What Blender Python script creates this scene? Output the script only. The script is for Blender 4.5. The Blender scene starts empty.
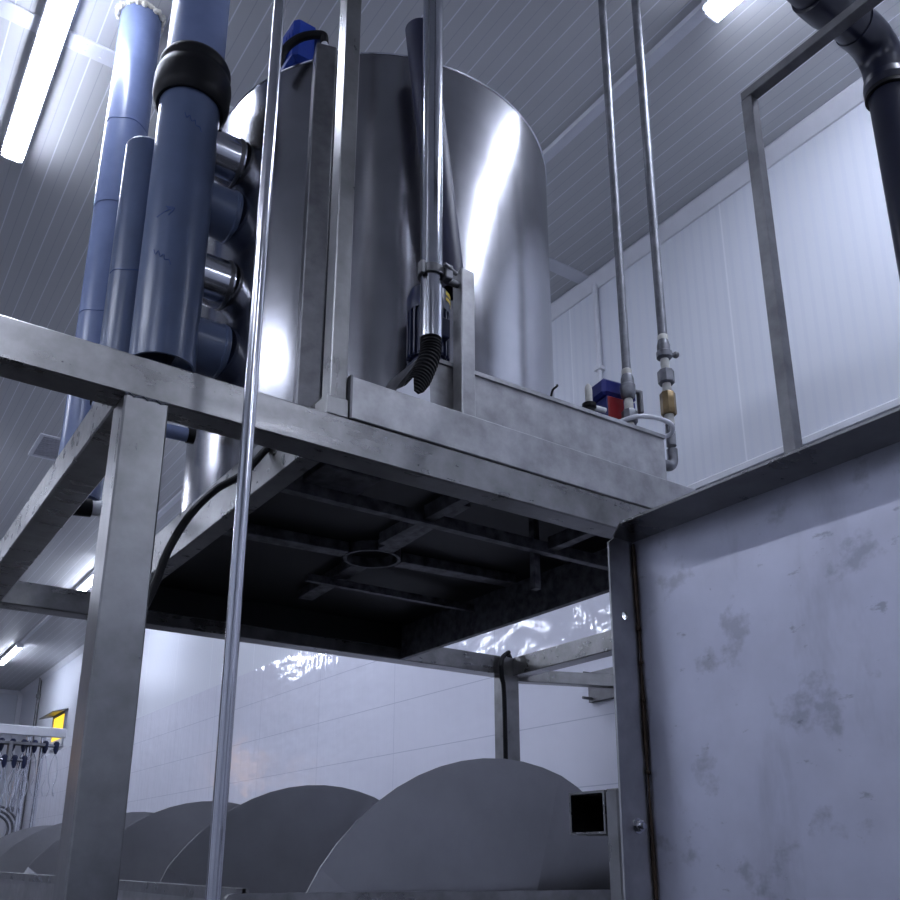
import bpy, bmesh, math, random
from mathutils import Vector, Matrix
random.seed(7)
scene = bpy.context.scene
COL = scene.collection
PI = math.pi

# ------------------------------------------------------------------ materials
def new_mat(name):
    m = bpy.data.materials.new(name); m.use_nodes = True
    nt = m.node_tree
    return m, nt, nt.nodes['Principled BSDF']

def N(nt, kind, **kw):
    n = nt.nodes.new(kind)
    for k, v in kw.items(): setattr(n, k, v)
    return n

def ramp(nt, fac, stops):
    r = N(nt, 'ShaderNodeValToRGB')
    els = r.color_ramp.elements
    while len(els) < len(stops): els.new(0.5)
    for e, (p, c) in zip(els, stops):
        e.position = p; e.color = (c[0], c[1], c[2], 1) if not isinstance(c, (int, float)) else (c, c, c, 1)
    nt.links.new(fac, r.inputs[0]); return r.outputs[0]

def coords(nt, scale=(1, 1, 1), world=False):
    if world: src = N(nt, 'ShaderNodeNewGeometry').outputs['Position']
    else: src = N(nt, 'ShaderNodeTexCoord').outputs['Object']
    mp = N(nt, 'ShaderNodeMapping'); mp.inputs['Scale'].default_value = scale
    nt.links.new(src, mp.inputs[0]); return mp.outputs[0]

def noise(nt, vec, scale, detail=4, rough=.55):
    n = N(nt, 'ShaderNodeTexNoise'); n.inputs['Scale'].default_value = scale
    n.inputs['Detail'].default_value = detail; n.inputs['Roughness'].default_value = rough
    nt.links.new(vec, n.inputs['Vector']); return n.outputs['Fac']

def bump(nt, b, h, strength, dist=.01):
    n = N(nt, 'ShaderNodeBump'); n.inputs['Strength'].default_value = strength
    n.inputs['Distance'].default_value = dist
    nt.links.new(h, n.inputs['Height']); nt.links.new(n.outputs[0], b.inputs['Normal'])

def steel(name, lo, hi, r0, r1, stretch=(60, 60, 2), nscale=1.0, cloud=6, bs=.08, aniso=0.0):
    m, nt, b = new_mat(name)
    b.inputs['Metallic'].default_value = 1
    c = noise(nt, coords(nt), cloud, 5, .6)
    nt.links.new(ramp(nt, c, [(.3, lo), (.7, hi)]), b.inputs['Base Color'])
    s = noise(nt, coords(nt, stretch), nscale, 3)
    mix = N(nt, 'ShaderNodeMath', operation='ADD'); mix.use_clamp = True
    nt.links.new(c, mix.inputs[0]); nt.links.new(s, mix.inputs[1])
    sc_ = N(nt, 'ShaderNodeMapRange'); sc_.inputs[1].default_value = .55; sc_.inputs[2].default_value = 1.45
    sc_.inputs[3].default_value = r0; sc_.inputs[4].default_value = r1
    mix.use_clamp = False
    nt.links.new(mix.outputs[0], sc_.inputs[0]); nt.links.new(sc_.outputs[0], b.inputs['Roughness'])
    if aniso: b.inputs['Anisotropic'].default_value = aniso
    if bs: bump(nt, b, s, bs, .002)
    return m

def plain(name, col, rough=.5, metal=0.0, var=.12, scale=8, bs=0.0):
    m, nt, b = new_mat(name)
    b.inputs['Metallic'].default_value = metal; b.inputs['Roughness'].default_value = rough
    c = noise(nt, coords(nt), scale, 4)
    lo = tuple(x * (1 - var) for x in col); hi = tuple(min(1, x * (1 + var)) for x in col)
    nt.links.new(ramp(nt, c, [(.3, lo), (.7, hi)]), b.inputs['Base Color'])
    if bs: bump(nt, b, c, bs, .004)
    return m

def emit(name, col, s):
    m, nt, b = new_mat(name)
    b.inputs['Base Color'].default_value = (*col, 1)
    b.inputs['Emission Color'].default_value = (*col, 1); b.inputs['Emission Strength'].default_value = s
    return m

M = {}
M['beam'] = steel('satin_stainless', (.185, .183, .182), (.30, .298, .30), .21, .40, (3, 30, 30), 1.0, 11, .0)
M['post'] = steel('satin_stainless_upright', (.21, .208, .207), (.32, .318, .32), .23, .40, (40, 40, 2), 1.0, 9, .0)
M['tank'] = steel('brushed_tank_steel', (.30, .30, .32), (.39, .39, .415), .16, .25, (70, 70, .6), 1.0, 4, .0, .3)
M['polish'] = steel('polished_pipe_steel', (.50, .51, .55), (.60, .61, .65), .12, .2, (40, 40, 1), 1.0, 6, .02)
M['galv'] = steel('galvanised_pipe', (.15, .155, .17), (.28, .285, .31), .45, .6, (8, 8, 4), 1.0, 18, .08)
M['oldsteel'] = steel('weathered_tube_steel', (.13, .13, .138), (.24, .24, .25), .40, .55, (20, 20, 2), 1.0, 12, .05)
M['trough'] = steel('dull_sheet_steel', (.29, .288, .288), (.47, .468, .475), .29, .50, (6, 6, 6), 1.0, 13, .06)
M['flight'] = steel('auger_sheet_steel', (.285, .285, .295), (.37, .37, .385), .36, .52, (3, 3, 3), 1.0, 2.5, .02)
M['dark'] = plain('shade_black_underside_steel', (.004, .0045, .006), .5, .2, .4, 14)  # near-black base colour paints in the shade under the deck
M['darkbar'] = plain('stained_angle_steel', (.12, .12, .135), .48, .75, .55, 26, .15)
M['pvc'] = plain('grey_blue_pvc', (.10, .13, .215), .28, 0, .12, 5)
M['pvclight'] = plain('pale_grey_blue_pvc', (.175, .22, .37), .26, 0, .12, 6)
M['navy'] = plain('navy_black_plastic_pipe', (.016, .018, .035), .28, 0, .2, 6)
M['navymatte'] = plain('dark_navy_plastic', (.016, .018, .05), .5, 0, .2, 6)
M['rubber'] = plain('black_rubber', (.0055, .0055, .007), .5, 0, .2, 30, .1)
M['rubber'].node_tree.nodes['Principled BSDF'].inputs['Specular IOR Level'].default_value = .22
M['blue'] = plain('glossy_blue_paint', (.012, .045, .32), .35, 0, .15, 9)
M['navyblue'] = plain('dark_blue_paint', (.008, .014, .055), .38, 0, .15, 9)
M['red'] = plain('red_plastic', (.33, .012, .016), .4)
M['boxblue'] = plain('royal_blue_plastic', (.012, .02, .20), .35)
M['yellow'] = plain('yellow_label', (.75, .55, .04), .5)
M['white'] = plain('white_plastic', (.72, .73, .78), .38, 0, .04)
M['foam'] = plain('cream_foam', (.75, .72, .62), .9, 0, .12, 40, .6)
M['brass'] = plain('tarnished_brass', (.22, .16, .085), .4, .8, .2, 30)
M['weld'] = plain('burnt_weld', (.050, .032, .020), .6, .5, .5, 50, .5)
M['tape'] = plain('white_thread_tape', (.62, .61, .56), .6, 0, .15, 40)
M['lamp'] = emit('lamp_diffuser', (.76, .82, 1.0), 26.0)
M['warm'] = emit('warm_lit_pane', (1.0, .60, .3), .9)
M['sign'] = emit('yellow_lit_panel', (1.0, .66, .05), .55)
M['concrete'] = plain('wet_grey_floor', (.030, .031, .036), .35, 0, .3, 2, .1)
M['grille'] = plain('pale_grille', (.42, .43, .48), .5)

def stained_sheet():
    m, nt, b = new_mat('smudged_stainless_sheet')
    b.inputs['Metallic'].default_value = 1
    v = coords(nt)
    big = noise(nt, v, 2.6, 6, .62)
    cur = ramp(nt, big, [(.30, (.47, .475, .545)), (.70, (.66, .665, .755))])
    for sc_, vec, p0, p1, dk in ((9, (1, 1, 1.2), .58, .66, .80), (26, (1, .7, 1.5), .64, .70, .74), (6, (1, 1.6, .5), .56, .74, .86), (70, (1, 1, 1), .72, .76, .70)):
        sp = ramp(nt, noise(nt, coords(nt, vec), sc_, 5, .62), [(p0, 1.0), (p1, dk * .92)])
        mx = N(nt, 'ShaderNodeMixRGB', blend_type='MULTIPLY'); mx.inputs[0].default_value = 1
        nt.links.new(cur, mx.inputs[1]); nt.links.new(sp, mx.inputs[2]); cur = mx.outputs[0]
    nt.links.new(cur, b.inputs['Base Color'])
    rr = N(nt, 'ShaderNodeMapRange'); rr.inputs[1].default_value = .3; rr.inputs[2].default_value = .7; rr.inputs[3].default_value = .30; rr.inputs[4].default_value = .52
    nt.links.new(noise(nt, coords(nt, (1, 1, 1)), 7, 5, .6), rr.inputs[0]); nt.links.new(rr.outputs[0], b.inputs['Roughness'])
    bump(nt, b, noise(nt, v, 6, 2), .04, .004)
    return m
M['sheet'] = stained_sheet()

def stripes(nt, axis, period, width, world=True, offset=0.0):
    """0..1 mask that is 1 inside thin lines repeating along a world axis"""
    g = N(nt, 'ShaderNodeNewGeometry'); s = N(nt, 'ShaderNodeSeparateXYZ')
    nt.links.new(g.outputs['Position'], s.inputs[0])
    add = N(nt, 'ShaderNodeMath', operation='ADD'); add.inputs[1].default_value = 100 * period - offset
    nt.links.new(s.outputs[axis], add.inputs[0])
    dv = N(nt, 'ShaderNodeMath', operation='DIVIDE'); dv.inputs[1].default_value = period
    nt.links.new(add.outputs[0], dv.inputs[0])
    fr = N(nt, 'ShaderNodeMath', operation='FRACT'); nt.links.new(dv.outputs[0], fr.inputs[0])
    sub = N(nt, 'ShaderNodeMath', operation='SUBTRACT'); sub.inputs[1].default_value = .5
    nt.links.new(fr.outputs[0], sub.inputs[0])
    ab = N(nt, 'ShaderNodeMath', operation='ABSOLUTE'); nt.links.new(sub.outputs[0], ab.inputs[0])
    lt = N(nt, 'ShaderNodeMath', operation='LESS_THAN'); lt.inputs[1].default_value = .5 * width / period
    nt.links.new(ab.outputs[0], lt.inputs[0])
    return lt.outputs[0]

def panel_mat(name, col, line, lines, rough, bumpk=.3, line2=None):
    m, nt, b = new_mat(name)
    cur = ramp(nt, noise(nt, coords(nt, world=True), .8, 3), [(.3, tuple(x * .95 for x in col)), (.7, col)])
    h = None
    for (ax, per, w, off, c) in lines:
        f = stripes(nt, ax, per, w, True, off)
        mx = N(nt, 'ShaderNodeMixRGB'); nt.links.new(f, mx.inputs[0]); nt.links.new(cur, mx.inputs[1])
        mx.inputs[2].default_value = (*c, 1); cur = mx.outputs[0]
    nt.links.new(cur, b.inputs['Base Color']); b.inputs['Roughness'].default_value = rough
    return m, nt, b
M['ceil'], _, _ = panel_mat('ribbed_ceiling_panel', (.57, .575, .585), None,
    [(0, .1199, .006, .013, (.80, .81, .86)), (0, .1199, .0035, .0735, (.42, .43, .47))], .42)
M['wall'], _, _ = panel_mat('ribbed_white_panel', (.74, .765, .83), None,
    [(1, .0643, .022, .02, (.70, .727, .80)), (1, 1.287, .010, .80, (.84, .86, .92))], .38)

def film_mat():
    m, nt, b = panel_mat('white_tile_under_film', (.86, .87, .97), None,
        [(2, .396, .006, 2.438 + .198, (.62, .64, .75)), (1, 1.32, .006, .3, (.66, .68, .79))], .07)
    v = coords(nt, (1, .7, 1.3), True)
    n1 = noise(nt, v, 1.7, 3, .5); n2 = noise(nt, coords(nt, (1, 2.4, .5), True), 3.5, 2)
    a = N(nt, 'ShaderNodeMath', operation='ADD'); nt.links.new(n1, a.inputs[0])
    sc2 = N(nt, 'ShaderNodeMath', operation='MULTIPLY'); sc2.inputs[1].default_value = .25
    nt.links.new(n2, sc2.inputs[0]); nt.links.new(sc2.outputs[0], a.inputs[1])
    bump(nt, b, a.outputs[0], .30, .06)
    b.inputs['IOR'].default_value = 1.5
    return m
M['film'] = film_mat()

# ------------------------------------------------------------------ mesh helpers
def BM(): return bmesh.new()

def box(bm, x0, x1, y0, y1, z0, z1, bev=0.0, mat=None):
    vs = [bm.verts.new(p) for p in ((x0, y0, z0), (x1, y0, z0), (x1, y1, z0), (x0, y1, z0), (x0, y0, z1), (x1, y0, z1), (x1, y1, z1), (x0, y1, z1))]
    fs = [bm.faces.new([vs[i] for i in f]) for f in ((0, 3, 2, 1), (4, 5, 6, 7), (0, 1, 5, 4), (1, 2, 6, 5), (2, 3, 7, 6), (3, 0, 4, 7))]
    if mat is not None:
        for v in vs: v.co = mat @ v.co
    if bev:
        es = list({e for f in fs for e in f.edges})
        bmesh.ops.bevel(bm, geom=es, offset=bev, segments=1, affect='EDGES')
    return bm

def frame_of(d):
    d = Vector(d).normalized()
    a = Vector((0, 0, 1)) if abs(d.z) < .9 else Vector((1, 0, 0))
    u = d.cross(a).normalized(); v = d.cross(u).normalized()
    return u, v

def lathe(bm, p, d, prof, seg=32, cap=True):
    """prof = [(t along d, radius)...] around an axis from p in direction d"""
    p = Vector(p); d = Vector(d).normalized(); u, v = frame_of(d)
    rings = []
    for t, r in prof:
        rings.append([bm.verts.new(p + d * t + (u * math.cos(2 * PI * k / seg) + v * math.sin(2 * PI * k / seg)) * r) for k in range(seg)])
    for a, b in zip(rings, rings[1:]):
        for k in range(seg):
            bm.faces.new((a[k], a[(k + 1) % seg], b[(k + 1) % seg], b[k]))
    if cap:
        bm.faces.new(list(reversed(rings[0]))); bm.faces.new(rings[-1])
    return bm

def cyl(bm, p, q, r, seg=28, r2=None, cap=True):
    p, q = Vector(p), Vector(q); L = (q - p).length
    return lathe(bm, p, q - p, [(0, r), (L, r if r2 is None else r2)], seg, cap)

def hollow(bm, p, q, r, t, seg=36):
    p, q = Vector(p), Vector(q); L = (q - p).length
    lathe(bm, p, q - p, [(0, r - t), (0, r), (L, r), (L, r - t), (0, r - t)], seg, False); return bm

def sweep(bm, pts, r, seg=12, rfun=None, cap=True):
    pts = [Vector(p) for p in pts]; n = len(pts)
    T = [(pts[min(i + 1, n - 1)] - pts[max(i - 1, 0)]).normalized() for i in range(n)]
    u, v = frame_of(T[0]); rings = []
    for i in range(n):
        if i:
            q = T[i - 1].rotation_difference(T[i]); u = q @ u; v = q @ v
        rr = rfun(i) if rfun else r
        rings.append([bm.verts.new(pts[i] + (u * math.cos(2 * PI * k / seg) + v * math.sin(2 * PI * k / seg)) * rr) for k in range(seg)])
    for a, b in zip(rings, rings[1:]):
        for k in range(seg): bm.faces.new((a[k], a[(k + 1) % seg], b[(k + 1) % seg], b[k]))
    if cap: bm.faces.new(list(reversed(rings[0]))); bm.faces.new(rings[-1])
    return bm

def curve(pts, n=8):
    """Catmull-Rom through points"""
    P = [Vector(p) for p in pts]; P = [P[0] * 2 - P[1]] + P + [P[-1] * 2 - P[-2]]; out = []
    for i in range(1, len(P) - 2):
        for k in range(n):
            t = k / n; a, b, c, d = P[i - 1:i + 3]
            out.append(.5 * ((2 * b) + (c - a) * t + (2 * a - 5 * b + 4 * c - d) * t * t + (3 * b - a - 3 * c + d) * t ** 3))
    out.append(P[-2]); return out

def prism(bm, poly, axis, a, b):
    """extrude a 2D polygon along world axis (0,1,2) from a to b"""
    def mk(p, t):
        c = [0, 0, 0]; o = [i for i in range(3) if i != axis]; c[o[0]], c[o[1]] = p; c[axis] = t; return c
    A = [bm.verts.new(mk(p, a)) for p in poly]; B = [bm.verts.new(mk(p, b)) for p in poly]; n = len(poly)
    for k in range(n): bm.faces.new((A[k], A[(k + 1) % n], B[(k + 1) % n], B[k]))
    bm.faces.new(list(reversed(A))); bm.faces.new(B); return bm

def sqtube(bm, x0, x1, y0, y1, z0, z1, axis, t=.004):
    """hollow square tube along an axis, open ends"""
    lo, hi = [x0, y0, z0], [x1, y1, z1]; o = [i for i in range(3) if i != axis]
    def ring(ax, d):
        r = []
        for sa, sb in ((0, 0), (1, 0), (1, 1), (0, 1)):
            c = [0, 0, 0]; c[axis] = ax
            c[o[0]] = (lo[o[0]] + d) if not sa else (hi[o[0]] - d)
            c[o[1]] = (lo[o[1]] + d) if not sb else (hi[o[1]] - d)
            r.append(bm.verts.new(c))
        return r
    R = [ring(lo[axis], t), ring(lo[axis], 0), ring(hi[axis], 0), ring(hi[axis], t)]; R.append(R[0])
    for a, b in zip(R, R[1:]):
        for k in range(4): bm.faces.new((a[k], a[(k + 1) % 4], b[(k + 1) % 4], b[k]))
    return bm

def smooth_by_angle(me, ang=35):
    bm = bmesh.new(); bm.from_mesh(me)
    for f in bm.faces: f.smooth = True
    for e in bm.edges:
        if len(e.link_faces) == 2:
            e.smooth = e.calc_face_angle(0) < math.radians(ang)
        else: e.smooth = False
    bm.to_mesh(me); bm.free()

def obj(name, bm, mat, parent=None, flat=False, recalc=True):
    if recalc: bmesh.ops.recalc_face_normals(bm, faces=bm.faces)
    if parent is None:
        xs = [v.co.x for v in bm.verts]; ys = [v.co.y for v in bm.verts]; zs = [v.co.z for v in bm.verts]
        org = Vector(((min(xs) + max(xs)) / 2, (min(ys) + max(ys)) / 2, min(zs)))
    else:
        org = Vector((0, 0, 0)); p = parent
        while p is not None: org += p.location; p = p.parent
    for v in bm.verts: v.co -= org
    me = bpy.data.meshes.new(name); bm.to_mesh(me); bm.free()
    if not flat: smooth_by_angle(me)
    me.materials.append(mat)
    o = bpy.data.objects.new(name, me); COL.objects.link(o)
    if parent is None: o.location = org
    else: o.parent = parent
    return o

def tag(o, label, cat, group=None):
    o['label'] = label; o['category'] = cat
    if group: o['group'] = group
    return o

def thing(name, loc, label, cat, group=None):
    o = bpy.data.objects.new(name, None); COL.objects.link(o); o.location = loc; o.empty_display_size = .1
    return tag(o, label, cat, group)

def struct(name, bm, mat, parent=None):
    o = obj(name, bm, mat, parent)
    if parent is None: o['kind'] = 'structure'
    return o

# ------------------------------------------------------------------ room
S = 1.10                                   # room scale about the eye point found from the ceiling rows
ZZ = lambda z: 1.6 + (z - 1.6) * S
WX, ZC = 3.45 * S, ZZ(5.0)
XL, YN, YF = -4.6, -5.5, 22.3
TT = ZZ(3.41)
struct('floor', box(BM(), XL, WX, YN, YF, -.1, 0), M['concrete'])
struct('ceiling', box(BM(), XL, WX, YN, YF, ZC, ZC + .1), M['ceil'])
wr = struct('wall_right', box(BM(), WX, WX + .1, YN, YF, TT, ZC), M['wall'])
struct('film_covered_tiles', box(BM(), WX, WX + .1, YN, YF, 0, TT), M['film'], wr)
struct('wall_left', box(BM(), XL - .1, XL, YN, YF, 0, ZC), M['wall'])
struct('wall_far', box(BM(), XL, WX, YF, YF + .1, 0, ZC), M['wall'])
struct('wall_near', box(BM(), XL, WX, YN - .1, YN, 0, ZC), M['wall'])
bm = BM(); prism(bm, [(WX, ZC), (WX - .060, ZC), (WX - .062, ZC - .012), (WX - .010, ZC - .088), (WX, ZC - .09)], 1, YN, YF)
struct('trim_1', bm, M['white'])
bm = BM(); prism(bm, [(WX, TT - .025), (WX - .03, TT - .02), (WX - .03, TT + .012), (WX - .012, TT + .026), (WX, TT + .026)], 1, YN, 5.8)
struct('trim_2', bm, M['white'])
bm = BM(); box(bm, XL, WX - .035, 3.75, 3.85, ZC - .012, ZC, .002)
for x in (.517, .588):
    for y in (3.778, 3.822): cyl(bm, (x, y, ZC - .016), (x, y, ZC - .012), .006, 8)
struct('trim_3', bm, M['white'])
bm = BM(); prism(bm, [(XL, ZC), (WX, ZC), (WX, ZC - .1), (XL, ZC - .1)], 1, YF - .03, YF); struct('trim_4', bm, M['white'])
bm = BM(); box(bm, WX - .10, WX, YF - .10, YF - .03, 0, ZC - .1); struct('trim_5', bm, M['white'])

# warm lit window in the far wall, seen only as orange streaks mirrored in the film
w = struct('window_1', sqtube(BM(), -3.1, -.9, YF - .03, YF, 3.45, 4.65, 1, .06), M['grille'])
for k in range(4):
    for j in range(3):
        struct('pane', box(BM(), -3.0 + k * .50, -3.0 + k * .50 + .43, YF - .02, YF - .008, 3.54 + j * .37, 3.54 + j * .37 + .13), M['warm'], w)

# yellow-backed hatch high in the right wall
w = struct('window_2', sqtube(BM(), WX - .03, WX, 17.65, 18.65, 3.65, 4.30, 0, .05), M['grille'])
struct('hood', prism(BM(), [(WX, 4.30), (WX - .26, 4.23), (WX - .26, 4.25), (WX, 4.33)], 1, 17.6, 18.7), M['oldsteel'], w)
struct('lit_panel', box(BM(), WX - .012, WX - .004, 17.7, 18.6, 3.82, 4.25), M['sign'], w)

# ------------------------------------------------------------------ ceiling lamps
def lamp(x, y0, y1, label):
    t = thing('batten_lamp', (x, (y0 + y1) / 2, ZC), label, 'lamp', 'batten lamps on the ceiling')
    obj('housing', box(BM(), x - .058, x + .058, y0 + .01, y1 - .01, ZC - .068, ZC, .004), M['white'], t)
    prof = [(x - .054, ZC - .068), (x - .050, ZC - .085), (x - .034, ZC - .098), (x + .034, ZC - .098), (x + .050, ZC - .085), (x + .054, ZC - .068)]
    obj('diffuser', prism(BM(), prof, 1, y0 + .02, y1 - .02), M['lamp'], t)
    for a, b in ((y0, y0 + .02), (y1 - .02, y1)):
        obj('end_cap', box(BM(), x - .053, x + .053, a, b, ZC - .094, ZC - .068, .006), M['white'], t)
LX = 2.53 * S
lamp(.361, 2.96, 4.70, 'large glowing ceiling lamp at top left beside the grey pipes')
lamp(LX, .21, 1.95, 'glowing lamp cut off by top edge, beside the navy pipe')
lamp(LX, 5.90, 7.63, 'ceiling lamp behind the round steel tank')
lamp(LX, 11.58, 13.32, 'lamp seen just left of the thick front post, above the rear beam')
lamp(LX, 17.27, 19.0, 'farthest ceiling lamp, small, left edge below the rear beam')
for x, ys in ((.361, (-3.4, 8.7, 14.4)), (-2.4, (-.7, 2.2, 5.2, 8.7, 11.6)), (LX, (-4.4,))):  # left row and lamps behind the camera are added to brighten the steel
    for y in ys: lamp(x, y, y + 1.73, 'unseen ceiling lamp added to light the hall')
bm = BM()
for y0, y1 in ((1.96, 5.89), (7.64, 11.57), (13.33, 17.26)): box(bm, LX - .028, LX + .028, y0, y1, ZC - .03, ZC)
tag(obj('cable_tray', bm, M['white']), 'thin pale cable tray along the ceiling between the lamps', 'cable tray')
t = thing('ceiling_vent', (1.51, 8.58, ZC), 'square pale vent grille on the ceiling behind the left pipes', 'vent')
obj('frame', sqtube(BM(), 1.254, 1.76, 8.31, 8.86, ZC - .012, ZC, 2, .035), M['white'], t)
bm = BM()
for k in range(10): box(bm, 1.29, 1.725, 8.36 + k * .046, 8.385 + k * .046, ZC - .010, ZC - .003)
obj('grille', bm, M['grille'], t)

# ------------------------------------------------------------------ platform
DZ0, DZ1 = 2.604, 2.706
pf = thing('steel_platform', (1.7, 2.95, 0), 'square tube stainless platform that carries the round tank', 'platform')
obj('front_beam', box(BM(), -.75, 3.25, 1.912, 1.998, DZ0, DZ1, .004), M['beam'], pf)
obj('rear_beam', box(BM(), -.75, 3.29, 3.93, 4.03, DZ0, DZ1, .004), M['beam'], pf)
MB = M['beam']
obj('cross_beam', box(BM(), .443, .540, 1.998, 3.93, DZ0, DZ1, .004), MB, pf)
obj('side_beam', box(BM(), 3.155, 3.25, 1.998, 3.93, DZ0, DZ1, .004), MB, pf)
obj('joist', box(BM(), .915, .975, 1.998, 3.93, DZ0, 2.752, .003), MB, pf)
obj('joist', box(BM(), 2.418, 2.445, 1.998, 3.93, DZ0 + .002, 2.80), M['darkbar'], pf)
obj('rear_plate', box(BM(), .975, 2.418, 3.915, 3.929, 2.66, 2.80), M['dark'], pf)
for (x, y) in ((.497, 1.955), (3.15, 1.955), (-.68, 1.955), (-.68, 3.98)):
    obj('leg', box(BM(), x - .05, x + .05, y - .043, y + .05, 0, DZ0, .004), M['post'], pf)
obj('leg', box(BM(), 3.098, 3.198, 3.93, 4.03, 0, DZ0, .004), M['post'], pf)
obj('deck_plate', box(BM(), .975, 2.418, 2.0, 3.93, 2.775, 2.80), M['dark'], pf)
obj('angle_bar', box(BM(), .975, 2.385, 2.212, 2.242, DZ0, 2.642), M['darkbar'], pf)
for x in (1.44, 1.94): obj('short_strut', box(BM(), x, x + .035, 1.998, 2.212, 2.615, 2.66), M['darkbar'], pf)
obj('short_strut', box(BM(), 1.45, 1.485, 2.242, 2.50, 2.62, 2.66), M['darkbar'], pf)
obj('hanger', box(BM(), 1.945, 1.97, 2.29, 2.315, 2.50, 2.775), M['darkbar'], pf)
obj('bracket_box', box(BM(), 1.02, 1.20, 2.06, 2.20, 2.63, 2.775, .004), M['darkbar'], pf)
obj('rear_angle', box(BM(), 1.55, 2.385, 3.24, 3.265, 2.70, 2.73), M['darkbar'], pf)
bm = BM(); sweep(bm, [(.447 + .1 * k / 10, 1.913, DZ0 - .001 + .003 * math.sin(k * 2.1)) for k in range(11)], .0035, 6)
obj('weld_bead', bm, M['polish'], pf)
# brace from the rear leg to the wall
t = thing('wall_brace', (WX - .02, 3.9, 2.5), 'short steel brace bolted to the wall beside the rear platform post', 'brace')
bm = BM()
p, q = Vector((3.225, 3.99, 2.62)), Vector((WX - .005, 3.74, 2.61))
d = (q - p).normalized(); u_, v_ = frame_of(d)
mtx = Matrix((( *(u_),), (*(v_),), (*d,))).transposed().to_4x4(); mtx.translation = p
box(bm, -.035, .035, -.035, .035, .0, (q - p).length, .003, mtx)
obj('bar', bm, M['post'], t)
bm = BM(); box(bm, WX - .03, WX, 3.70, 3.98, 2.52, 2.70, .003); obj('wall_plate', bm, M['oldsteel'], t)
for y, z in ((3.95, 2.54), (3.935, 2.685)):
    obj('bolt', cyl(BM(), (WX - .10, y, z), (WX - .025, y, z), .009, 8), M['oldsteel'], t)

# ------------------------------------------------------------------ round tank
TX, TY, TR = 1.683, 2.954, .729
tk = thing('round_tank', (TX, TY, 2.80), 'big round brushed stainless tank standing on the platform', 'tank')
ZT = 4.475
bm = BM(); lathe(bm, (TX, TY, 2.80), (0, 0, 1), [(0, TR), (ZT - 2.80, TR), (ZT - 2.80, TR - .006), (.02, TR - .006), (.02, .01), (0, .01)], 128, False)
obj('shell', bm, M['tank'], tk)
bm = BM(); sweep(bm, [(TX + (TR - .001) * math.cos(2 * PI * k / 128), TY + (TR - .001) * math.sin(2 * PI * k / 128), ZT) for k in range(129)], .005, 8); obj('rim', bm, M['polish'], tk)
bm = BM(); lathe(bm, (TX, TY, ZT - .03), (0, 0, 1), [(0, TR - .008), (.01, TR - .008), (.03, .12), (.03, .01)], 64); obj('lid', bm, M['tank'], tk)
hollow(bm := BM(), (TX, TY, 2.735), (TX, TY, 2.776), .112, .012, 40); obj('outlet_ring', bm, M['darkbar'], tk)
for k in range(4):
    R4 = Matrix.Translation((TX, TY, 0)) @ Matrix.Rotation(k * PI / 2 - .06, 4, 'Z')
    obj('support_arm', box(BM(), .115, .66, -.035, .035, 2.735, 2.775, .002, R4), M['darkbar'], tk)
# vertical cable duct on the shell
ang = math.atan2(-math.sqrt(TR ** 2 - .545 ** 2), -.545)
dp = Vector((TX + TR * math.cos(ang), TY + TR * math.sin(ang), 0))
Rm = Matrix.Translation((dp.x, dp.y, 0)) @ Matrix.Rotation(math.radians(-16), 4, 'Z')
dct = obj('cable_duct', box(BM(), -.034, .042, -.055, .06, 2.80, ZT + .01, .004, Rm), M['oldsteel'], tk)
obj('cable_gland', lathe(BM(), Rm @ Vector((0, -.02, ZT + .01)), (0, 0, 1), [(0, .022), (.015, .022), (.03, .014), (.045, .010)], 12), M['white'], dct)

# gear motor on the tank lid, with its black cable
t = thing('gear_motor', (1.15, 2.62, ZT), 'bright blue gear motor on top of the round tank', 'motor')
gh = obj('gear_housing', box(BM(), 1.050, 1.150, 2.54, 2.70, 4.495, 4.700, .018), M['blue'], t)
bm = BM(); lathe(bm, (1.051, 2.62, 4.605), (-1, 0, 0), [(0, .068), (.006, .068), (.008, .052), (.012, .052), (.013, .036), (.018, .034), (.019, .012)], 28)
obj('end_cover', bm, M['blue'], gh)
bm = BM(); lathe(bm, (1.148, 2.62, 4.60), (1, 0, 0), [(0, .098), (.016, .098), (.022, .082), (.13, .082), (.145, .07), (.15, .04)], 32)
obj('motor_body', bm, M['navyblue'], t)
obj('base_foot', box(BM(), 1.12, 1.26, 2.56, 2.70, ZT - .002, 4.53, .004), M['navyblue'], t)
bm = BM(); sweep(bm, curve([(1.0, 2.56, 4.44), (1.015, 2.53, 4.50), (1.06, 2.49, 4.545), (1.12, 2.45, 4.555), (Rm @ Vector((0, -.02, ZT + .05)))[:]], 8), .016, 10)
obj('power_cable', bm, M['rubber'], t)

# ------------------------------------------------------------------ grey PVC pipes on the left
PX, PY, PR = .763, 2.80, .110
t = thing('pvc_manifold_pipe', (PX, PY, 3.2), 'thick grey-blue plastic pipe with black collar and four side ports into the tank', 'pipe')
obj('lower_pipe', hollow(BM(), (PX, PY, 3.195), (PX, PY, 4.36), PR, .008), M['pvc'], t)
obj('upper_pipe', hollow(BM(), (PX, PY, 4.37), (PX, PY, ZC), PR - .003, .008), M['pvclight'], t)
bm = BM(); lathe(bm, (PX, PY, 4.285), (.03, 0, 1), [(0, PR - .002), (-.004, .122), (.01, .134), (.04, .140), (.11, .141), (.135, .137), (.15, .129), (.165, .128), (.175, .132), (.19, .131), (.205, .124), (.215, PR - .002)], 40, False)
col = obj('rubber_collar', bm, M['rubber'], t)
bm = BM(); lathe(bm, (PX, PY, 4.462), (.03, 0, 1), [(0, .100), (0, .120), (.03, .118), (.04, .106)], 40, False); obj('collar_lip', bm, M['rubber'], col)
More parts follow.
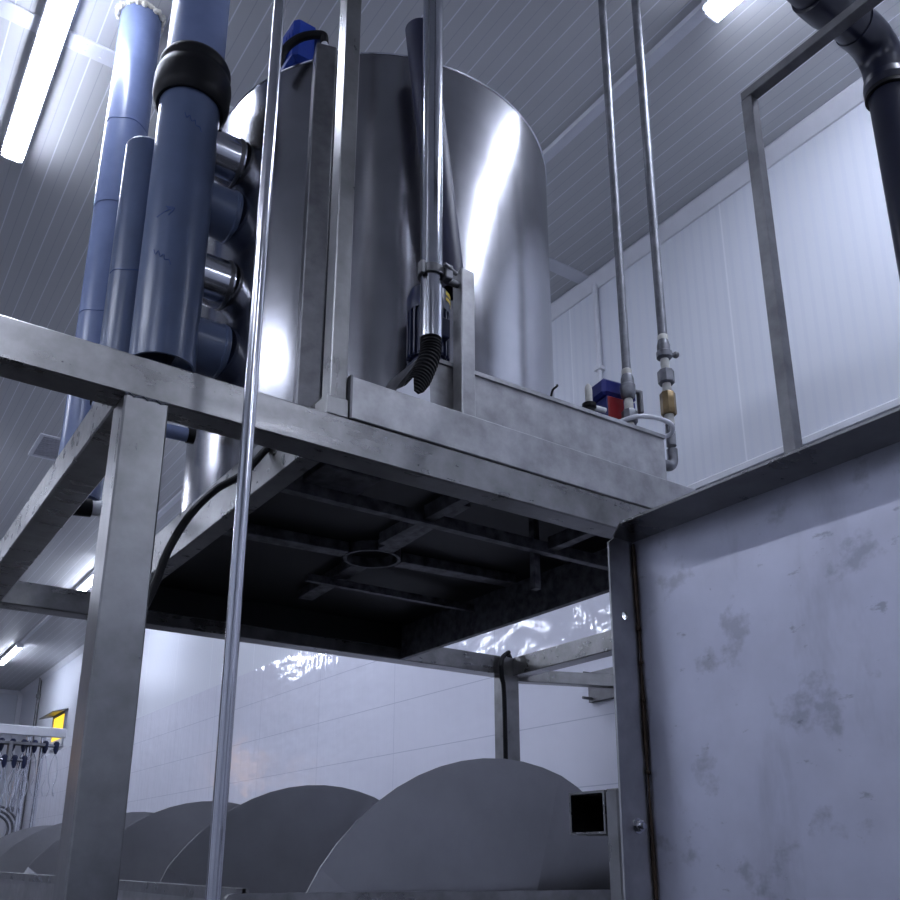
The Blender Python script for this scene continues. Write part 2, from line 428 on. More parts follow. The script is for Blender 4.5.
for z, r, mk, lab in ((4.165, .094, 'polish', 'stainless port'), (3.92, .096, 'pvc', 'grey plastic port'), (3.62, .090, 'polish', 'stainless port'), (3.345, .098, 'pvc', 'grey plastic port')):
    y = PY + .035
    x1 = TX - math.sqrt(TR ** 2 - (y - TY) ** 2) + .012
    o = obj('side_port', cyl(BM(), (PX + .04, y, z), (x1, y, z), r, 36), M[mk], t); o['label'] = lab
    obj('weld_ring', lathe(BM(), (x1 - .022, y, z), (1, 0, 0), [(0, r), (.003, r + .004), (.012, r + .004), (.016, r)], 36, False), M['oldsteel' if mk == 'polish' else 'pvc'], o)
t = thing('pvc_pipe', (.673, 2.975, 2.9), 'dark grey plastic pipe with open top behind the thick collared pipe', 'pipe')
obj('pipe_wall', hollow(BM(), (.673, 2.975, 2.95), (.673, 2.975, 4.175), .080, .006), M['pvc'], t)
bm = BM(); sweep(bm, [(.673 + .077 * math.cos(2 * PI * k / 40), 2.975 + .077 * math.sin(2 * PI * k / 40), 4.176) for k in range(41)], .0042, 6)
obj('cut_rim', bm, M['white'], t)
obj('strap', lathe(BM(), (.673, 2.975, 3.10), (0, 0, 1), [(0, .080), (0, .086), (.03, .086), (.03, .080), (0, .080)], 40, False), M['rubber'], t)
QX, QY = .688, 3.493
t = thing('pvc_pipe', (QX, QY, 2.78), 'pale blue-grey plastic pipe, leftmost, rising into foam at the ceiling', 'pipe')
obj('pipe_wall', hollow(BM(), (QX, QY, 2.93), (QX, QY, 4.25), .0875, .006), M['pvclight'], t)
obj('pipe_socket', hollow(BM(), (QX, QY, 4.25), (QX, QY, ZC), .0905, .010), M['pvclight'], t)
bm = BM()
for k in range(44):
    a = 2 * PI * k / 44; rr = .094 + random.uniform(-.004, .012)
    bmesh.ops.create_icosphere(bm, subdivisions=1, radius=random.uniform(.010, .018), matrix=Matrix.Translation((QX + rr * math.cos(a), QY + rr * math.sin(a), ZC - random.uniform(.002, .018))))
obj('foam_collar', bm, M['foam'], t)
t = thing('drain_elbow', (.70, 3.3, 2.8), 'small pale plastic elbow behind the thick front post', 'pipe fitting')
pts = [(.70 + .09 * math.cos(a), 3.30, 2.93 - .09 * math.sin(a)) for a in [k * PI / 2 / 8 for k in range(9)]]
obj('bend', sweep(BM(), [(.79, 3.30, 3.1)] + pts, .028, 16), M['white'], t)
obj('black_cap', lathe(BM(), (.70, 3.30, 2.84), (-1, 0, -.1), [(0, .034), (.06, .034), (.07, .02)], 20), M['rubber'], t)
bm = BM(); cyl(bm, (.66, 2.59, 2.868), (.815, 2.575, 2.868), .022, 20)
t = thing('drain_stub', (.74, 2.58, 2.85), 'short horizontal grey pipe stub beneath the front beam beside the post', 'pipe')
obj('pipe_wall', bm, M['pvclight'], t); obj('end_band', cyl(BM(), (.800, 2.576, 2.868), (.822, 2.574, 2.868), .025, 20), M['rubber'], t)

def mark(parent, cx, cy, R, th, z, strokes):
    bm = BM()
    for st in strokes:
        pts = [(cx + (R + .0004) * math.cos(math.radians(th) + q / R), cy + (R + .0004) * math.sin(math.radians(th) + q / R), z + w) for q, w in st]
        sweep(bm, curve(pts, 4), .0018, 6)
    obj('ink_mark', bm, M['ink'], parent)
M['ink'] = plain('blue_marker_ink', (.035, .075, .22), .5)
mp_ = next(o for o in COL.objects if o.name == 'pvc_manifold_pipe')
mark(mp_, PX, PY, PR, 231, 3.745, [[(-.03, -.022), (.005, .0), (.018, .006)], [(.0, .018), (.03, .012), (.012, -.018)], [(.006, .012), (.026, .008)]])
for th, z in ((262, 4.14), (233, 3.56)):
    mark(mp_, PX, PY, PR, th, z, [[(-.03, .03), (-.022, .01), (-.012, .022), (-.004, .0), (.008, .008), (.012, -.012), (.026, -.012), (.034, -.03)]])
pp = [o for o in COL.objects if o.name.startswith('pvc_pipe')]
for o_, R_, z_ in ((pp[0], .080, 3.60), (pp[1], .0905, 4.68), (pp[1], .0875, 3.72)):
    mark(o_, o_.location.x, o_.location.y, R_, 255, z_, [[(R_ * (-1.2 + .2 * k), .004 * math.sin(k)) for k in range(13)]])

# ------------------------------------------------------------------ thin uprights in front
t = thing('hanging_rod', (.676, 1.75, 0), 'thin polished steel pipe running full height in front of the platform', 'pipe')
obj('tube', cyl(BM(), (.676, 1.75, 0), (.676, 1.75, ZC), .0148, 20), M['polish'], t)
obj('floor_flange', lathe(BM(), (.676, 1.75, 0), (0, 0, 1), [(0, .05), (.01, .05), (.012, .018), (.04, .016)], 24), M['polish'], t)
t = thing('square_upright', (.985, 1.955, DZ1), 'square steel post standing on the front beam beside the left end of the steel channel', 'post')
obj('tube', box(BM(), .958, 1.008, 1.925, 1.975, DZ1 + .045, ZC, .003), M['post'], t)
obj('sleeve', box(BM(), .945, 1.010, 1.916, 1.985, DZ1, DZ1 + .055, .003), M['post'], t)
t = thing('steel_channel', (1.7, 1.95, DZ1), 'long flat stainless box channel lying on the front beam', 'channel')
obj('box_section', box(BM(), 1.013, 2.80, 1.912, 2.040, DZ1 + .003, 2.832, .003), M['trough'], t)
obj('end_weld', box(BM(), 1.009, 1.016, 1.908, 1.93, DZ1, 2.834, .001), M['oldsteel'], t)
# trough behind the channel
YT = 2.05
t = thing('drip_trough', (1.9, 2.12, 2.83), 'galvanised sheet trough behind the channel, below the round tank', 'trough')
bm = BM(); prism(bm, [(1.165, 2.80), (2.374, 2.80), (2.374, 3.088), (1.335, 3.066)], 1, YT, YT + .004); obj('front_sheet', bm, M['trough'], t)
obj('end_sheet', box(BM(), 2.370, 2.374, YT + .004, 2.20, 2.80, 3.088), M['trough'], t)
bm = BM(); prism(bm, [(1.150, 2.80), (1.165, 2.80), (1.335, 3.066), (1.320, 3.066)], 1, YT - .004, 2.22); obj('sloped_end', bm, M['oldsteel'], t)
bm = BM(); prism(bm, [(1.335, 3.058), (2.374, 3.080), (2.374, 3.094), (1.335, 3.072)], 1, YT - .008, YT + .006); obj('folded_lip', bm, M['trough'], t)
obj('top_sheet', prism(BM(), [(1.335, 3.055), (2.370, 3.077), (2.370, 3.081), (1.335, 3.059)], 1, YT + .006, 2.20), M['trough'], t)
obj('hook', sweep(BM(), curve([(1.83, 2.045, 3.085), (1.825, 2.03, 3.10), (1.835, 2.02, 3.112), (1.845, 2.03, 3.125)], 4), .004, 6), M['rubber'], t)
# bracket post + polished pole + corrugated hose
t = thing('bracket_post', (1.45, 2.0, 2.83), 'short square post holding the clamp of the polished pipe', 'post')
obj('tube', box(BM(), 1.424, 1.474, 1.985, 2.035, 2.834, 3.385, .003), M['trough'], t)
obj('base_plate', box(BM(), 1.40, 1.50, 1.97, 2.04, 2.832, 2.838), M['trough'], t)
t = thing('polished_pipe', (1.32, 2.0, 3.09), 'polished steel pipe hanging from the ceiling in front of the tank, with clamp', 'pipe')
obj('tube', hollow(BM(), (1.32, 2.0, 3.095), (1.32, 2.0, ZC), .0340, .003), M['polish'], t)
c = obj('pipe_clamp', lathe(BM(), (1.32, 2.0, 3.31), (0, 0, 1), [(0, .036), (0, .042), (.028, .042), (.028, .036), (0, .036)], 32, False), M['oldsteel'], t)
bm = BM(); cyl(bm, (1.36, 2.0, 3.324), (1.423, 2.006, 3.33), .011, 14); obj('clamp_arm', bm, M['oldsteel'], c)
obj('clamp_lug', box(BM(), 1.345, 1.372, 1.955, 1.985, 3.30, 3.35, .003), M['oldsteel'], c)
obj('clamp_screw', cyl(BM(), (1.335, 1.95, 3.338), (1.39, 1.965, 3.332), .006, 8), M['oldsteel'], c)
obj('clamp_lug', box(BM(), 1.27, 1.283, 1.975, 2.0, 3.30, 3.345, .002), M['oldsteel'], c)
hp = curve([(1.32, 2.0, 3.10), (1.316, 1.998, 3.04), (1.285, 1.99, 2.96), (1.255, 1.985, 2.90), (1.235, 1.98, 2.835)], 22)
t = obj('corrugated_hose', sweep(BM(), hp, .03, 16, lambda i: .0325 if (i // 2) % 2 else .027), M['rubber'])
tag(t, 'black corrugated hose hanging from the lower end of the polished pipe', 'hose')
bm = BM(); prism(bm, [(1.165, 2.8325), (1.285, 2.8325), (1.281, 2.903), (1.262, 2.876), (1.242, 2.863), (1.228, 2.870), (1.226, 2.911), (1.202, 2.879), (1.173, 2.857)], 1, 1.945, 1.948)
tag(obj('torn_sheet', bm, M['white']), 'small torn white sheet standing round the foot of the black corrugated hose', 'sheet')
# leaning navy pipe behind the pole
t = thing('leaning_pipe', (1.42, 2.1, 3.2), 'dark navy plastic pipe leaning behind the polished pipe', 'pipe')
obj('pipe_wall', hollow(BM(), (1.482, 2.13, 3.395), (1.352, 2.135, 4.44), .052, .005), M['navymatte'], t)
# finned motor
MX, MY = 1.405, 2.145
t = thing('finned_motor', (MX, MY, 3.07), 'dark blue finned motor behind the polished pipe, in front of the tank', 'motor')
obj('mount_flange', lathe(BM(), (MX, MY, 3.068), (0, 0, 1), [(0, .070), (.025, .070), (.03, .05), (.06, .05)], 32), M['navyblue'], t)
bm = BM(); lathe(bm, (MX, MY, 3.12), (0, 0, 1), [(0, .060), (.17, .060)], 32)
for k in range(22):
    a = 2 * PI * k / 22
    box(bm, .056, .069, -.0035, .0035, 3.122, 3.285, 0, Matrix.Translation((MX, MY, 0)) @ Matrix.Rotation(a, 4, 'Z'))
obj('finned_body', bm, M['navyblue'], t)
bm = BM(); lathe(bm, (MX, MY, 3.285), (0, 0, 1), [(0, .070), (.055, .070), (.085, .060), (.10, .035), (.102, .01)], 32); obj('fan_cover', bm, M['navyblue'], t)
bm = BM()
for z0, z1 in ((3.318, 3.330), (3.338, 3.352)):
    a = [(MX + .0715 * math.cos(t_), MY + .0715 * math.sin(t_)) for t_ in [math.radians(-72 + 8 * k) for k in range(8)]]
    for p, q in zip(a, a[1:]): bm.faces.new([bm.verts.new(v_) for v_ in ((*p, z0), (*q, z0), (*q, z1), (*p, z1))])
o = obj('warning_label', bm, M['yellow'], t); o['label'] = 'yellow striped warning label'
obj('terminal_box', box(BM(), MX - .05, MX + .03, MY - .085, MY - .055, 3.17, 3.24, .004), M['navyblue'], t)

# ------------------------------------------------------------------ galvanised pipes with valves
def fit(bm, x, y, z, prof, seg=20): lathe(bm, (x, y, z), (0, 0, 1), prof, seg)
def nut(bm, x, y, z0, z1, r): lathe(bm, (x, y, z0), (0, 0, 1), [(0, r * .9), (.004, r), (z1 - z0 - .004, r), (z1 - z0, r * .9)], 8)
gx, gy = 2.278, 2.12
t = thing('galvanised_pipe', (gx, gy, 3.08), 'left galvanised pipe with valve, ending behind the trough beside the blue and red box', 'pipe')
obj('tube', cyl(BM(), (gx, gy, 3.35), (gx, gy, ZC), .0165, 20), M['galv'], t)
bm = BM(); fit(bm, gx, gy, 3.345, [(0, .018), (.008, .0195), (.02, .0195), (.024, .0165)]); obj('tape_ring', bm, M['tape'], t)
bm = BM(); fit(bm, gx, gy, 3.245, [(0, .019), (.01, .026), (.03, .029), (.055, .029), (.06, .025), (.085, .024), (.10, .019)]); v = obj('ball_valve', bm, M['galv'], t)
bm = BM(); cyl(bm, (gx, gy, 3.285), (gx + .055, gy - .01, 3.285), .009, 12); box(bm, gx + .045, gx + .062, gy - .018, gy + .004, 3.20, 3.292, .003); obj('handle', bm, M['oldsteel'], v)
bm = BM(); fit(bm, gx, gy, 3.195, [(0, .015), (.01, .017), (.035, .017), (.05, .015)]); obj('tape_ring', bm, M['tape'], t)
bm = BM(); nut(bm, gx, gy, 3.145, 3.197, .029); obj('union_nut', bm, M['galv'], t)
bm = BM(); fit(bm, gx, gy, 3.082, [(0, .014), (.02, .014), (.022, .018), (.04, .018), (.063, .015)]); obj('tail_piece', bm, M['tape'], t)
gx, gy = 2.472, 2.10
t = thing('galvanised_pipe', (gx, gy, 3.0), 'right galvanised pipe with valve and brass union, turning into the trough end', 'pipe')
obj('tube', cyl(BM(), (gx, gy, 3.555), (gx, gy, ZC), .0185, 20), M['galv'], t)
bm = BM(); fit(bm, gx, gy, 3.55, [(0, .020), (.02, .021), (.024, .0185)]); obj('tape_ring', bm, M['tape'], t)
bm = BM(); fit(bm, gx, gy, 3.468, [(0, .020), (.008, .030), (.03, .031), (.035, .026), (.06, .026), (.084, .020)]); v = obj('ball_valve', bm, M['galv'], t)
bm = BM(); cyl(bm, (gx, gy, 3.49), (gx + .05, gy - .012, 3.50), .009, 12); bmesh.ops.create_icosphere(bm, subdivisions=2, radius=.014, matrix=Matrix.Translation((gx + .052, gy - .013, 3.50))); obj('handle', bm, M['oldsteel'], v)
bm = BM(); fit(bm, gx, gy, 3.415, [(0, .016), (.01, .018), (.022, .016), (.034, .018), (.055, .016)]); obj('tape_ring', bm, M['tape'], t)
bm = BM(); nut(bm, gx, gy, 3.362, 3.418, .032); obj('union_nut', bm, M['galv'], t)
bm = BM(); fit(bm, gx, gy, 3.318, [(0, .017), (.02, .018), (.044, .016)]); obj('tape_ring', bm, M['tape'], t)
bm = BM(); nut(bm, gx, gy, 3.228, 3.322, .030); o = obj('brass_union', bm, M['brass'], t); o['label'] = 'brown brass union'
bm = BM(); fit(bm, gx, gy, 3.185, [(0, .018), (.012, .0195), (.03, .018), (.046, .019)]); obj('tape_ring', bm, M['tape'], t)
bm = BM(); cyl(bm, (gx, gy, 3.10), (gx, gy, 3.187), .0185, 20); obj('nipple', bm, M['galv'], t)
bm = BM(); fit(bm, gx, gy, 3.03, [(0, .017), (.01, .019), (.028, .019)]); obj('tape_ring', bm, M['tape'], t)
pts = [(gx, gy, 3.085), (gx, gy, 3.06)] + [(gx - .035 + .035 * math.cos(a), gy, 3.045 - .035 * math.sin(a)) for a in [k * PI / 2 / 6 for k in range(7)]] + [(2.374, gy, 3.010)]
obj('elbow', sweep(BM(), pts, .0205, 16), M['galv'], t)

# actuator box, cap and white hose on the trough top
t = thing('actuator_box', (2.27, 2.2, 3.1), 'dark blue and red plastic box on the trough beside the left galvanised pipe', 'box')
Ra = Matrix.Translation((2.282, 2.215, 0)) @ Matrix.Rotation(math.radians(-8), 4, 'Z')
obj('lower_case', box(BM(), -.05, .085, -.045, .045, 3.085, 3.275, .006, Ra), M['boxblue'], t)
obj('lid', box(BM(), -.068, .09, -.05, .05, 3.275, 3.345, .012, Ra), M['boxblue'], t)
o = obj('red_cover', box(BM(), -.05, .022, -.052, -.044, 3.155, 3.268, .003, Ra), M['red'], t)
obj('label_plate', box(BM(), .015, .06, -.0525, -.049, 3.292, 3.322, 0, Ra), M['white'], t)
t = thing('hose_fitting', (2.14, 2.2, 3.1), 'small ivory capped valve left of the blue and red box', 'valve')
obj('base', lathe(BM(), (2.125, 2.17, 3.08), (0, 0, 1), [(0, .02), (.10, .02), (.105, .026), (.12, .026), (.125, .015)], 20), M['rubber'], t)
obj('cap', lathe(BM(), (2.125, 2.17, 3.203), (0, 0, 1), [(0, .013), (.05, .014), (.068, .012), (.078, .006)], 20), M['tape'], t)
obj('side_spout', cyl(BM(), (2.14, 2.165, 3.19), (2.19, 2.155, 3.187), .010, 12), M['white'], t)
bm = BM(); sweep(bm, curve([(2.15, 2.10, 3.09), (2.21, 2.03, 3.115), (2.29, 2.00, 3.12), (2.365, 2.0, 3.115), (2.41, 2.05, 3.11), (2.37, 2.115, 3.105), (2.33, 2.14, 3.095)], 8), .0085, 10)
tag(obj('white_hose', bm, M['white']), 'white plastic hose looped on the trough corner between the two galvanised pipes', 'hose')

# ------------------------------------------------------------------ tray-shaped panel on the right
XP, YP, ZP = 1.063, 1.0, 2.108
t = thing('sheet_panel', (XP, .3, 0), 'large smudged stainless sheet with folded rims filling the lower right', 'panel')
obj('sheet', box(BM(), XP, XP + .004, -.55, YP, .25, ZP), M['sheet'], t)
bm = BM()
def loop(pts):
    vs = [bm.verts.new((x, YP, z)) for x, z in pts]
    return [bm.edges.new((vs[k], vs[(k + 1) % len(vs)])) for k in range(len(vs))]
es = loop([(XP - .078, .25), (XP, .25), (XP, ZP), (XP - .042, ZP), (XP - .056, ZP - .010)])
es += loop([(1.0335 + .0065 * math.cos(2 * PI * k / 20), 1.979 + .0065 * math.sin(2 * PI * k / 20)) for k in range(20)])
g_ = bmesh.ops.triangle_fill(bm, use_beauty=True, use_dissolve=False, edges=es)
fc = [f for f in bm.faces]
ex = bmesh.ops.extrude_face_region(bm, geom=fc)
for v in [v for v in ex['geom'] if isinstance(v, bmesh.types.BMVert)]: v.co.y += .004
fl = obj('side_flange', bm, M['trough'], t)
bm = BM(); prism(bm, [(XP + .004, -.55), (XP + .004, YP + .004), (XP - .042, YP + .004), (XP - .080, YP - .050), (XP - .080, -.55)], 2, ZP, ZP + .004)
obj('top_flange', bm, M['beam'], t)
obj('bottom_flange', box(BM(), XP - .075, XP + .004, -.55, YP, .246, .25), M['beam'], t)
bm = BM()
n = 60
sweep(bm, [(XP - .003 + random.uniform(-.0006, .0006), YP - .003, .26 + (ZP - .264) * k / n) for k in range(n + 1)], .004, 8, lambda i: .0024 + .0007 * math.sin(i * .9))
for z in (1.735, 1.845, 1.905, 1.96): bmesh.ops.create_icosphere(bm, subdivisions=1, radius=.0042, matrix=Matrix.Translation((XP - .004, YP - .004, z)))
o = obj('weld_seam', bm, M['weld'], t); o['label'] = 'burnt brown weld in the corner'
hx, hz = 1.034, 1.656
bm = BM(); lathe(bm, (hx, YP, hz), (0, -1, 0), [(0, .011), (.002, .011)], 20); lathe(bm, (hx, YP - .002, hz), (0, -1, 0), [(0, .009), (.006, .009), (.0072, .0075)], 6)
lathe(bm, (hx, YP - .009, hz), (0, -1, 0), [(0, .0048), (.005, .0044)], 12); obj('bolt', bm, M['polish'], t)
for y in (-.5, .9):
    obj('leg', box(BM(), XP + .004, XP + .044, y, y + .04, 0, ZP - .05, .003), M['post'], t)
# square tube and upright behind the flange
t = thing('tube_bracket', (1.18, 1.25, 0), 'open-ended square tube on an upright, just left of the large sheet', 'bracket')
obj('square_tube', sqtube(BM(), 1.08, 1.45, 1.115, 1.200, 1.649, 1.718, 0, .004), M['beam'], t)
obj('upright', box(BM(), 1.08, 1.118, 1.085, 1.114, 0, 1.719, .003), M['post'], t)
obj('end_plate', box(BM(), 1.45, 1.455, 1.115, 1.2, 1.649, 1.718), M['beam'], t)
# square tube hoop behind the panel
t = thing('tube_hoop', (1.77, .5, 0), 'thin square tube hoop rising behind the large steel sheet', 'frame')
obj('post', box(BM(), 1.752, 1.784, 1.127, 1.159, 0, 3.545, .002), M['oldsteel'], t)
obj('post', box(BM(), 1.752, 1.784, -.60, -.572, 0, 3.545, .002), M['oldsteel'], t)
obj('top_rail', box(BM(), 1.752, 1.784, -.60, 1.158, 3.545, 3.573, .002), M['oldsteel'], t)

# ------------------------------------------------------------------ navy drain pipe top right
NX, NY, NZ, NR = 2.652, 1.186, 4.315, .066
t = thing('navy_drain_pipe', (NX, NY, 0), 'thick navy plastic pipe with elbow at the top right corner', 'pipe')
obj('horizontal_run', cyl(BM(), (1.2, NY, NZ), (NX - .16, NY, NZ), NR, 32), M['navy'], t)
pts = [(NX - .16, NY, NZ)] + [(NX - .10 + .10 * math.sin(a), NY, NZ - .10 + .10 * math.cos(a)) for a in [k * PI / 2 / 4 for k in range(5)]] + [(NX, NY, NZ - .16)]
obj('elbow', sweep(BM(), pts, NR + .004, 32), M['navy'], t)
for p, q in (((NX - .40, NY, NZ), (NX - .27, NY, NZ)), ((NX, NY, NZ - .20), (NX, NY, NZ - .14))):
    d = (Vector(q) - Vector(p)); L = d.length
    obj('socket', lathe(BM(), p, d, [(0, NR), (.004, NR + .010), (.03, NR + .012), (L - .03, NR + .012), (L - .004, NR + .008), (L, NR)], 32), M['navy'], t)
obj('black_seal', lathe(BM(), (NX, NY, NZ - .215), (0, 0, 1), [(0, NR), (.002, NR + .011), (.016, NR + .011), (.018, NR)], 32), M['rubber'], t)
obj('vertical_run', cyl(BM(), (NX, NY, 0), (NX, NY, NZ - .16), NR, 32), M['navy'], t)
obj('riser', cyl(BM(), (1.2, NY, NZ - NR), (1.2, NY, ZC), NR, 32), M['navy'], t)

# ------------------------------------------------------------------ wall conduits
t = thing('wall_conduit', (WX - .03, 3.74, TT), 'white pipe running down the ribbed wall behind the blue and red box', 'conduit')
obj('tube', cyl(BM(), (WX - .025, 3.74, TT + .03), (WX - .025, 3.74, ZC - .06), .017, 16), M['white'], t)
obj('clip', box(BM(), WX - .05, WX, 3.712, 3.768, 4.63, 4.66, .003), M['white'], t)
t = thing('wall_conduit', (WX - .02, 20.3, 2.2), 'thin dark pipe on the far end of the right wall', 'conduit')
obj('tube', cyl(BM(), (WX - .03, 20.3, 2.2), (WX - .03, 20.3, ZC), .03, 12), M['oldsteel'], t)
obj('clip', box(BM(), WX - .07, WX, 20.25, 20.35, 4.9, 4.97), M['oldsteel'], t)

# ------------------------------------------------------------------ black cables
bm = BM(); sweep(bm, curve([(.955, 2.20, 2.758), (.905, 2.197, 2.70), (.843, 2.194, 2.61), (.777, 2.215, 2.553), (.707, 2.19, 2.458), (.664, 2.2, 2.358), (.642, 2.208, 2.264), (.612, 2.21, 2.17), (.565, 2.20, 2.0), (.54, 2.18, 1.2), (.53, 2.15, .4), (.52, 2.12, .03), (.50, 2.2, .012)], 8), .0105, 10)
tag(obj('black_cable', bm, M['rubber']), 'thick black cable hanging off the joist behind the left front post', 'cable')
bm = BM(); sweep(bm, curve([(3.05, 3.90, 2.64), (3.065, 3.905, 2.69), (3.11, 3.91, 2.725), (3.15, 3.96, 2.732), (3.21, 4.0, 2.70)], 8) , .013, 10)
sweep(bm, curve([(3.05, 3.90, 2.64), (3.06, 3.905, 2.58), (3.080, 3.914, 2.45), (3.082, 3.914, 1.8), (3.082, 3.914, 1.0), (3.082, 3.91, .02)], 8), .013, 10)
tag(obj('black_cable', bm, M['rubber']), 'black cable looped over the rear beam and down the rear post', 'cable')

# ------------------------------------------------------------------ auger and its tub
TZ = lambda y: 1.519 + .0072 * y
t = thing('chiller_tub', (2.14, 8, 0), 'long open stainless tub beneath the platform holding the steel auger', 'tub')
def slab(x0, x1, y0, y1, za0, za1, zb0, zb1):
    bm = BM(); vs = [bm.verts.new(p) for p in ((x0, y0, za0), (x1, y0, za0), (x1, y1, zb0), (x0, y1, zb0), (x0, y0, za1), (x1, y0, za1), (x1, y1, zb1), (x0, y1, zb1))]
    for f in ((0, 3, 2, 1), (4, 5, 6, 7), (0, 1, 5, 4), (1, 2, 6, 5), (2, 3, 7, 6), (3, 0, 4, 7)): bm.faces.new([vs[i] for i in f])
    return bm
Y0, Y1 = 2.62, 11.3
for x0, x1 in ((1.105, 1.117), (3.050, 3.062)):
    obj('side_wall', slab(x0, x1, Y0 + .02, Y1, .08, TZ(Y0), .08, TZ(Y1)), M['trough'], t)
obj('side_rim', slab(1.085, 1.125, Y0 + .02, Y1, TZ(Y0) - .035, TZ(Y0), TZ(Y1) - .035, TZ(Y1)), M['beam'], t)
obj('side_rim', slab(3.040, 3.066, Y0 + .02, Y1, TZ(Y0) - .035, TZ(Y0), TZ(Y1) - .035, TZ(Y1)), M['beam'], t)
obj('tub_floor', box(BM(), 1.105, 3.065, Y0, Y1, .08, .09), M['trough'], t)
bm = BM(); prism(bm, [(1.05, .08), (3.065, .08), (3.065, 1.512), (1.072, 1.525), (1.057, 1.521), (1.05, 1.512)], 1, Y0, Y0 + .02); obj('end_wall', bm, M['beam'], t)
obj('end_wall', slab(1.105, 3.065, Y1, Y1 + .02, .08, TZ(Y1), .08, TZ(Y1)), M['beam'], t)
for x in (1.20, 2.97):
    for y in (2.75, 7.5, 11.1): obj('leg', box(BM(), x - .03, x + .03, y - .03, y + .03, 0, .08), M['post'], t)

AX, AZ, AR, YA, PITCH = 2.119, 1.047, .929, 2.70, 1.42
t = thing('steel_auger', (AX, 8, AZ - AR), 'row of curved grey steel auger flights below the platform', 'auger')
obj('shaft', cyl(BM(), (AX, Y0 + .02, AZ), (AX, Y1, AZ), .14, 32), M['trough'], t)
KN = [(-158, -.66), (-110, -.52), (-60, -.36), (0, -.14), (72, -.01), (144, .02), (202, .34)]   # angle, advance in pitches
def adv(a):
    while a > 202: return adv(a - 360) + 1
    while a < -158: return adv(a + 360) - 1
    for (a0, f0), (a1, f1) in zip(KN, KN[1:]):
        if a0 <= a <= a1: return f0 + (f1 - f0) * (a - a0) / (a1 - a0)
folds = [-60, 0, 72, 144, 202, 250]
for turn in range(6):
    bm = BM()
    seq = [a for a, b in zip(folds, folds[1:] + [300])]
    angs = []
    for a, b in zip(folds, folds[1:] + [300]):
        n = max(2, int(abs(b - a) / 6)); angs.append([a + (b - a) * k / n for k in range(n + 1)])
    for sec in angs:
        prev = None
        for a in sec:
            y = YA + PITCH * (turn - adv(a))
            y = min(max(y, Y0 + .04), Y1 - .03)
            ca, sa = math.cos(math.radians(a)), math.sin(math.radians(a))
            row = [bm.verts.new((AX + r * ca, y, AZ + r * sa)) for r in (.142, AR)] + [bm.verts.new((AX + r * ca, y + .006, AZ + r * sa)) for r in (AR, .142)]
            if prev:
                for k in range(4): bm.faces.new((prev[k], prev[(k + 1) % 4], row[(k + 1) % 4], row[k]))
            else: bm.faces.new(list(reversed(row)))
            prev = row
        bm.faces.new(prev)
    obj('flight', bm, M['flight'], t)

# ------------------------------------------------------------------ shackle line far left
t = thing('overhead_rail', (2.0, 12.0, 0), 'pale horizontal rail with hanger bar and slim posts at the far left', 'rail')
obj('rail', box(BM(), .4, 2.60, 11.96, 12.04, 3.09, 3.20, .006), M['white'], t)
obj('hanger_bar', cyl(BM(), (.4, 12.0, 2.985), (2.53, 12.0, 2.985), .02, 12), M['polish'], t)
obj('hanger_bar', cyl(BM(), (.4, 11.9, 2.785), (2.18, 11.9, 2.785), .02, 12), M['polish'], t)
for x, y in ((2.20, 12.06), (2.36, 12.06)): obj('post', cyl(BM(), (x, y, 0), (x, y, 3.12), .032, 12), M['polish'], t)
obj('tie', box(BM(), .4, 2.36, 11.9, 12.06, 2.97, 3.0), M['galv'], t)
obj('tie', box(BM(), 1.96, 2.0, 11.88, 12.02, 2.77, 3.0), M['galv'], t)
def shackle(x, y, z, label):
    s = thing('shackle', (x, y, z - .6), label, 'shackle', 'shackles hanging on the far left rail')
    obj('blue_head', lathe(BM(), (x, y, z - .10), (0, 0, 1), [(0, .014), (.05, .03), (.13, .035), (.15, .02)], 12), M['navyblue'], s)
    bm = BM()
    for sx in (-.035, .035):
        sweep(bm, curve([(x, y, z - .10), (x + sx, y, z - .2), (x + sx * 1.3, y, z - .38), (x + sx * .5, y, z - .5), (x + sx * 1.1, y, z - .6)], 5), .006, 6)
    obj('wire_loop', bm, M['polish'], s)
od = ('rightmost', 'second from right', 'third from right', 'fourth from right', 'fifth from right', 'sixth from right')
for k in range(6): shackle(2.505 - .1225 * k, 12.0, 2.99, 'blue-headed wire shackle in the upper far row, ' + od[k])
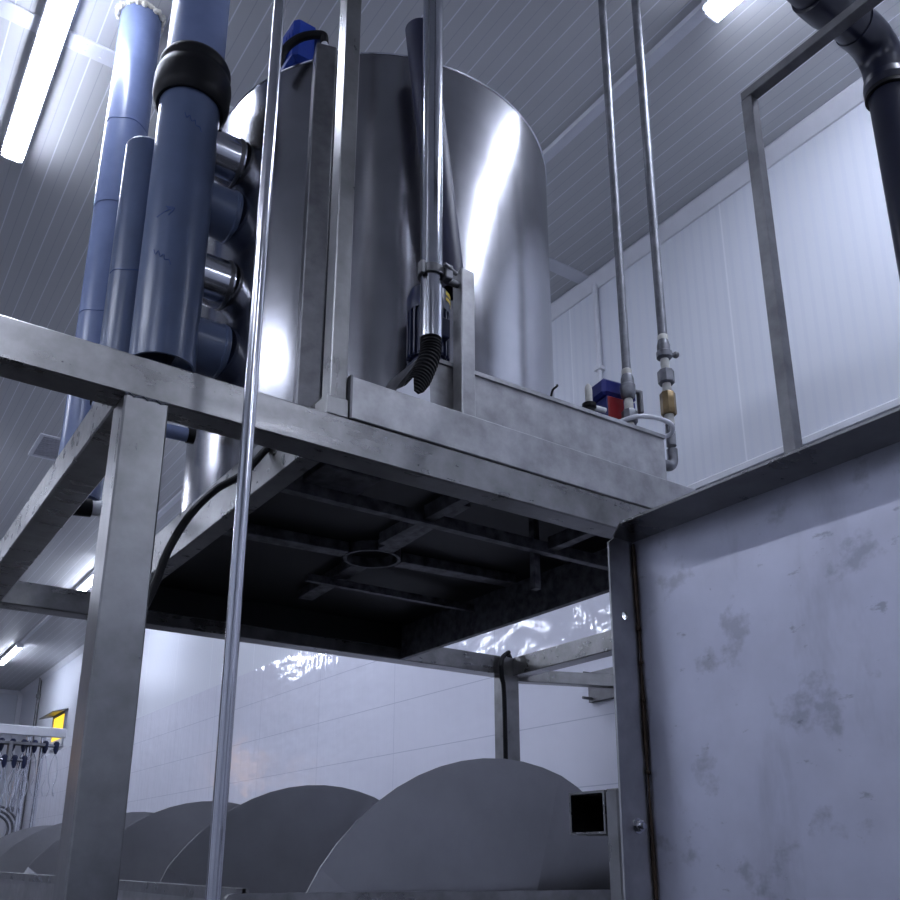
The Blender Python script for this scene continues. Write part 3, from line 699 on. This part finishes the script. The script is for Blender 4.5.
for k in range(3): shackle(2.15 - .108 * k, 11.9, 2.79, 'blue-headed wire shackle in the lower far row, ' + od[k])
for x, z0, z1, lab in ((2.115, 2.25, 2.62, 'short hanging tube below the lower row of shackles'),):
    o = thing('hanging_tube', (x, 11.95, z0), lab, 'tube'); obj('tube', cyl(BM(), (x - .03, 11.95, z0), (x + .02, 11.95, z1 + .2), .035, 12), M['polish'], o); obj('rubber_tip', cyl(BM(), (x - .036, 11.95, z0 - .05), (x - .03, 11.95, z0), .037, 12), M['galv'], o)
o = thing('hose_coil', (1.95, 12.1, 2.0), 'coil of dark hose at the far left edge above the tub', 'hose')
for k in range(3): obj('loop', sweep(BM(), [(1.93 + (.30 - .05 * k) * math.cos(a), 12.2, 2.0 + (.28 - .05 * k) * math.sin(a)) for a in [2 * PI * j / 32 for j in range(33)]], .014, 8), M['galv'], o)
obj('holder', box(BM(), 1.9, 1.96, 12.16, 12.24, 0, 2.32), M['galv'], o)

# ------------------------------------------------------------------ camera, world, colour
F, CX, CY = 917.5, 450.0, 570.6
a, b = math.radians(34.795), math.radians(17.837)
fw = Vector((math.sin(a) * math.cos(b), math.cos(a) * math.cos(b), math.sin(b))); r = Vector((math.cos(a), -math.sin(a), 0)); u = r.cross(fw)
cam = bpy.data.cameras.new('camera'); co = bpy.data.objects.new('camera', cam); COL.objects.link(co)
mw = Matrix((r, u, -fw)).transposed().to_4x4(); mw.translation = (0, 0, 1.6); co.matrix_world = mw
cam.sensor_fit = 'HORIZONTAL'; cam.sensor_width = 36; cam.lens = F / 900 * 36
cam.shift_x = 0; cam.shift_y = (CY - 450) / 900; cam.clip_start = .02
scene.camera = co
wd = bpy.data.worlds.new('world'); scene.world = wd; wd.use_nodes = True
wd.node_tree.nodes['Background'].inputs[0].default_value = (.5, .55, .7, 1); wd.node_tree.nodes['Background'].inputs[1].default_value = .02
vs = scene.view_settings
vs.view_transform = 'Standard'; vs.look = 'None'; vs.gamma = 1; vs.use_curve_mapping = False; vs.exposure = 1.25
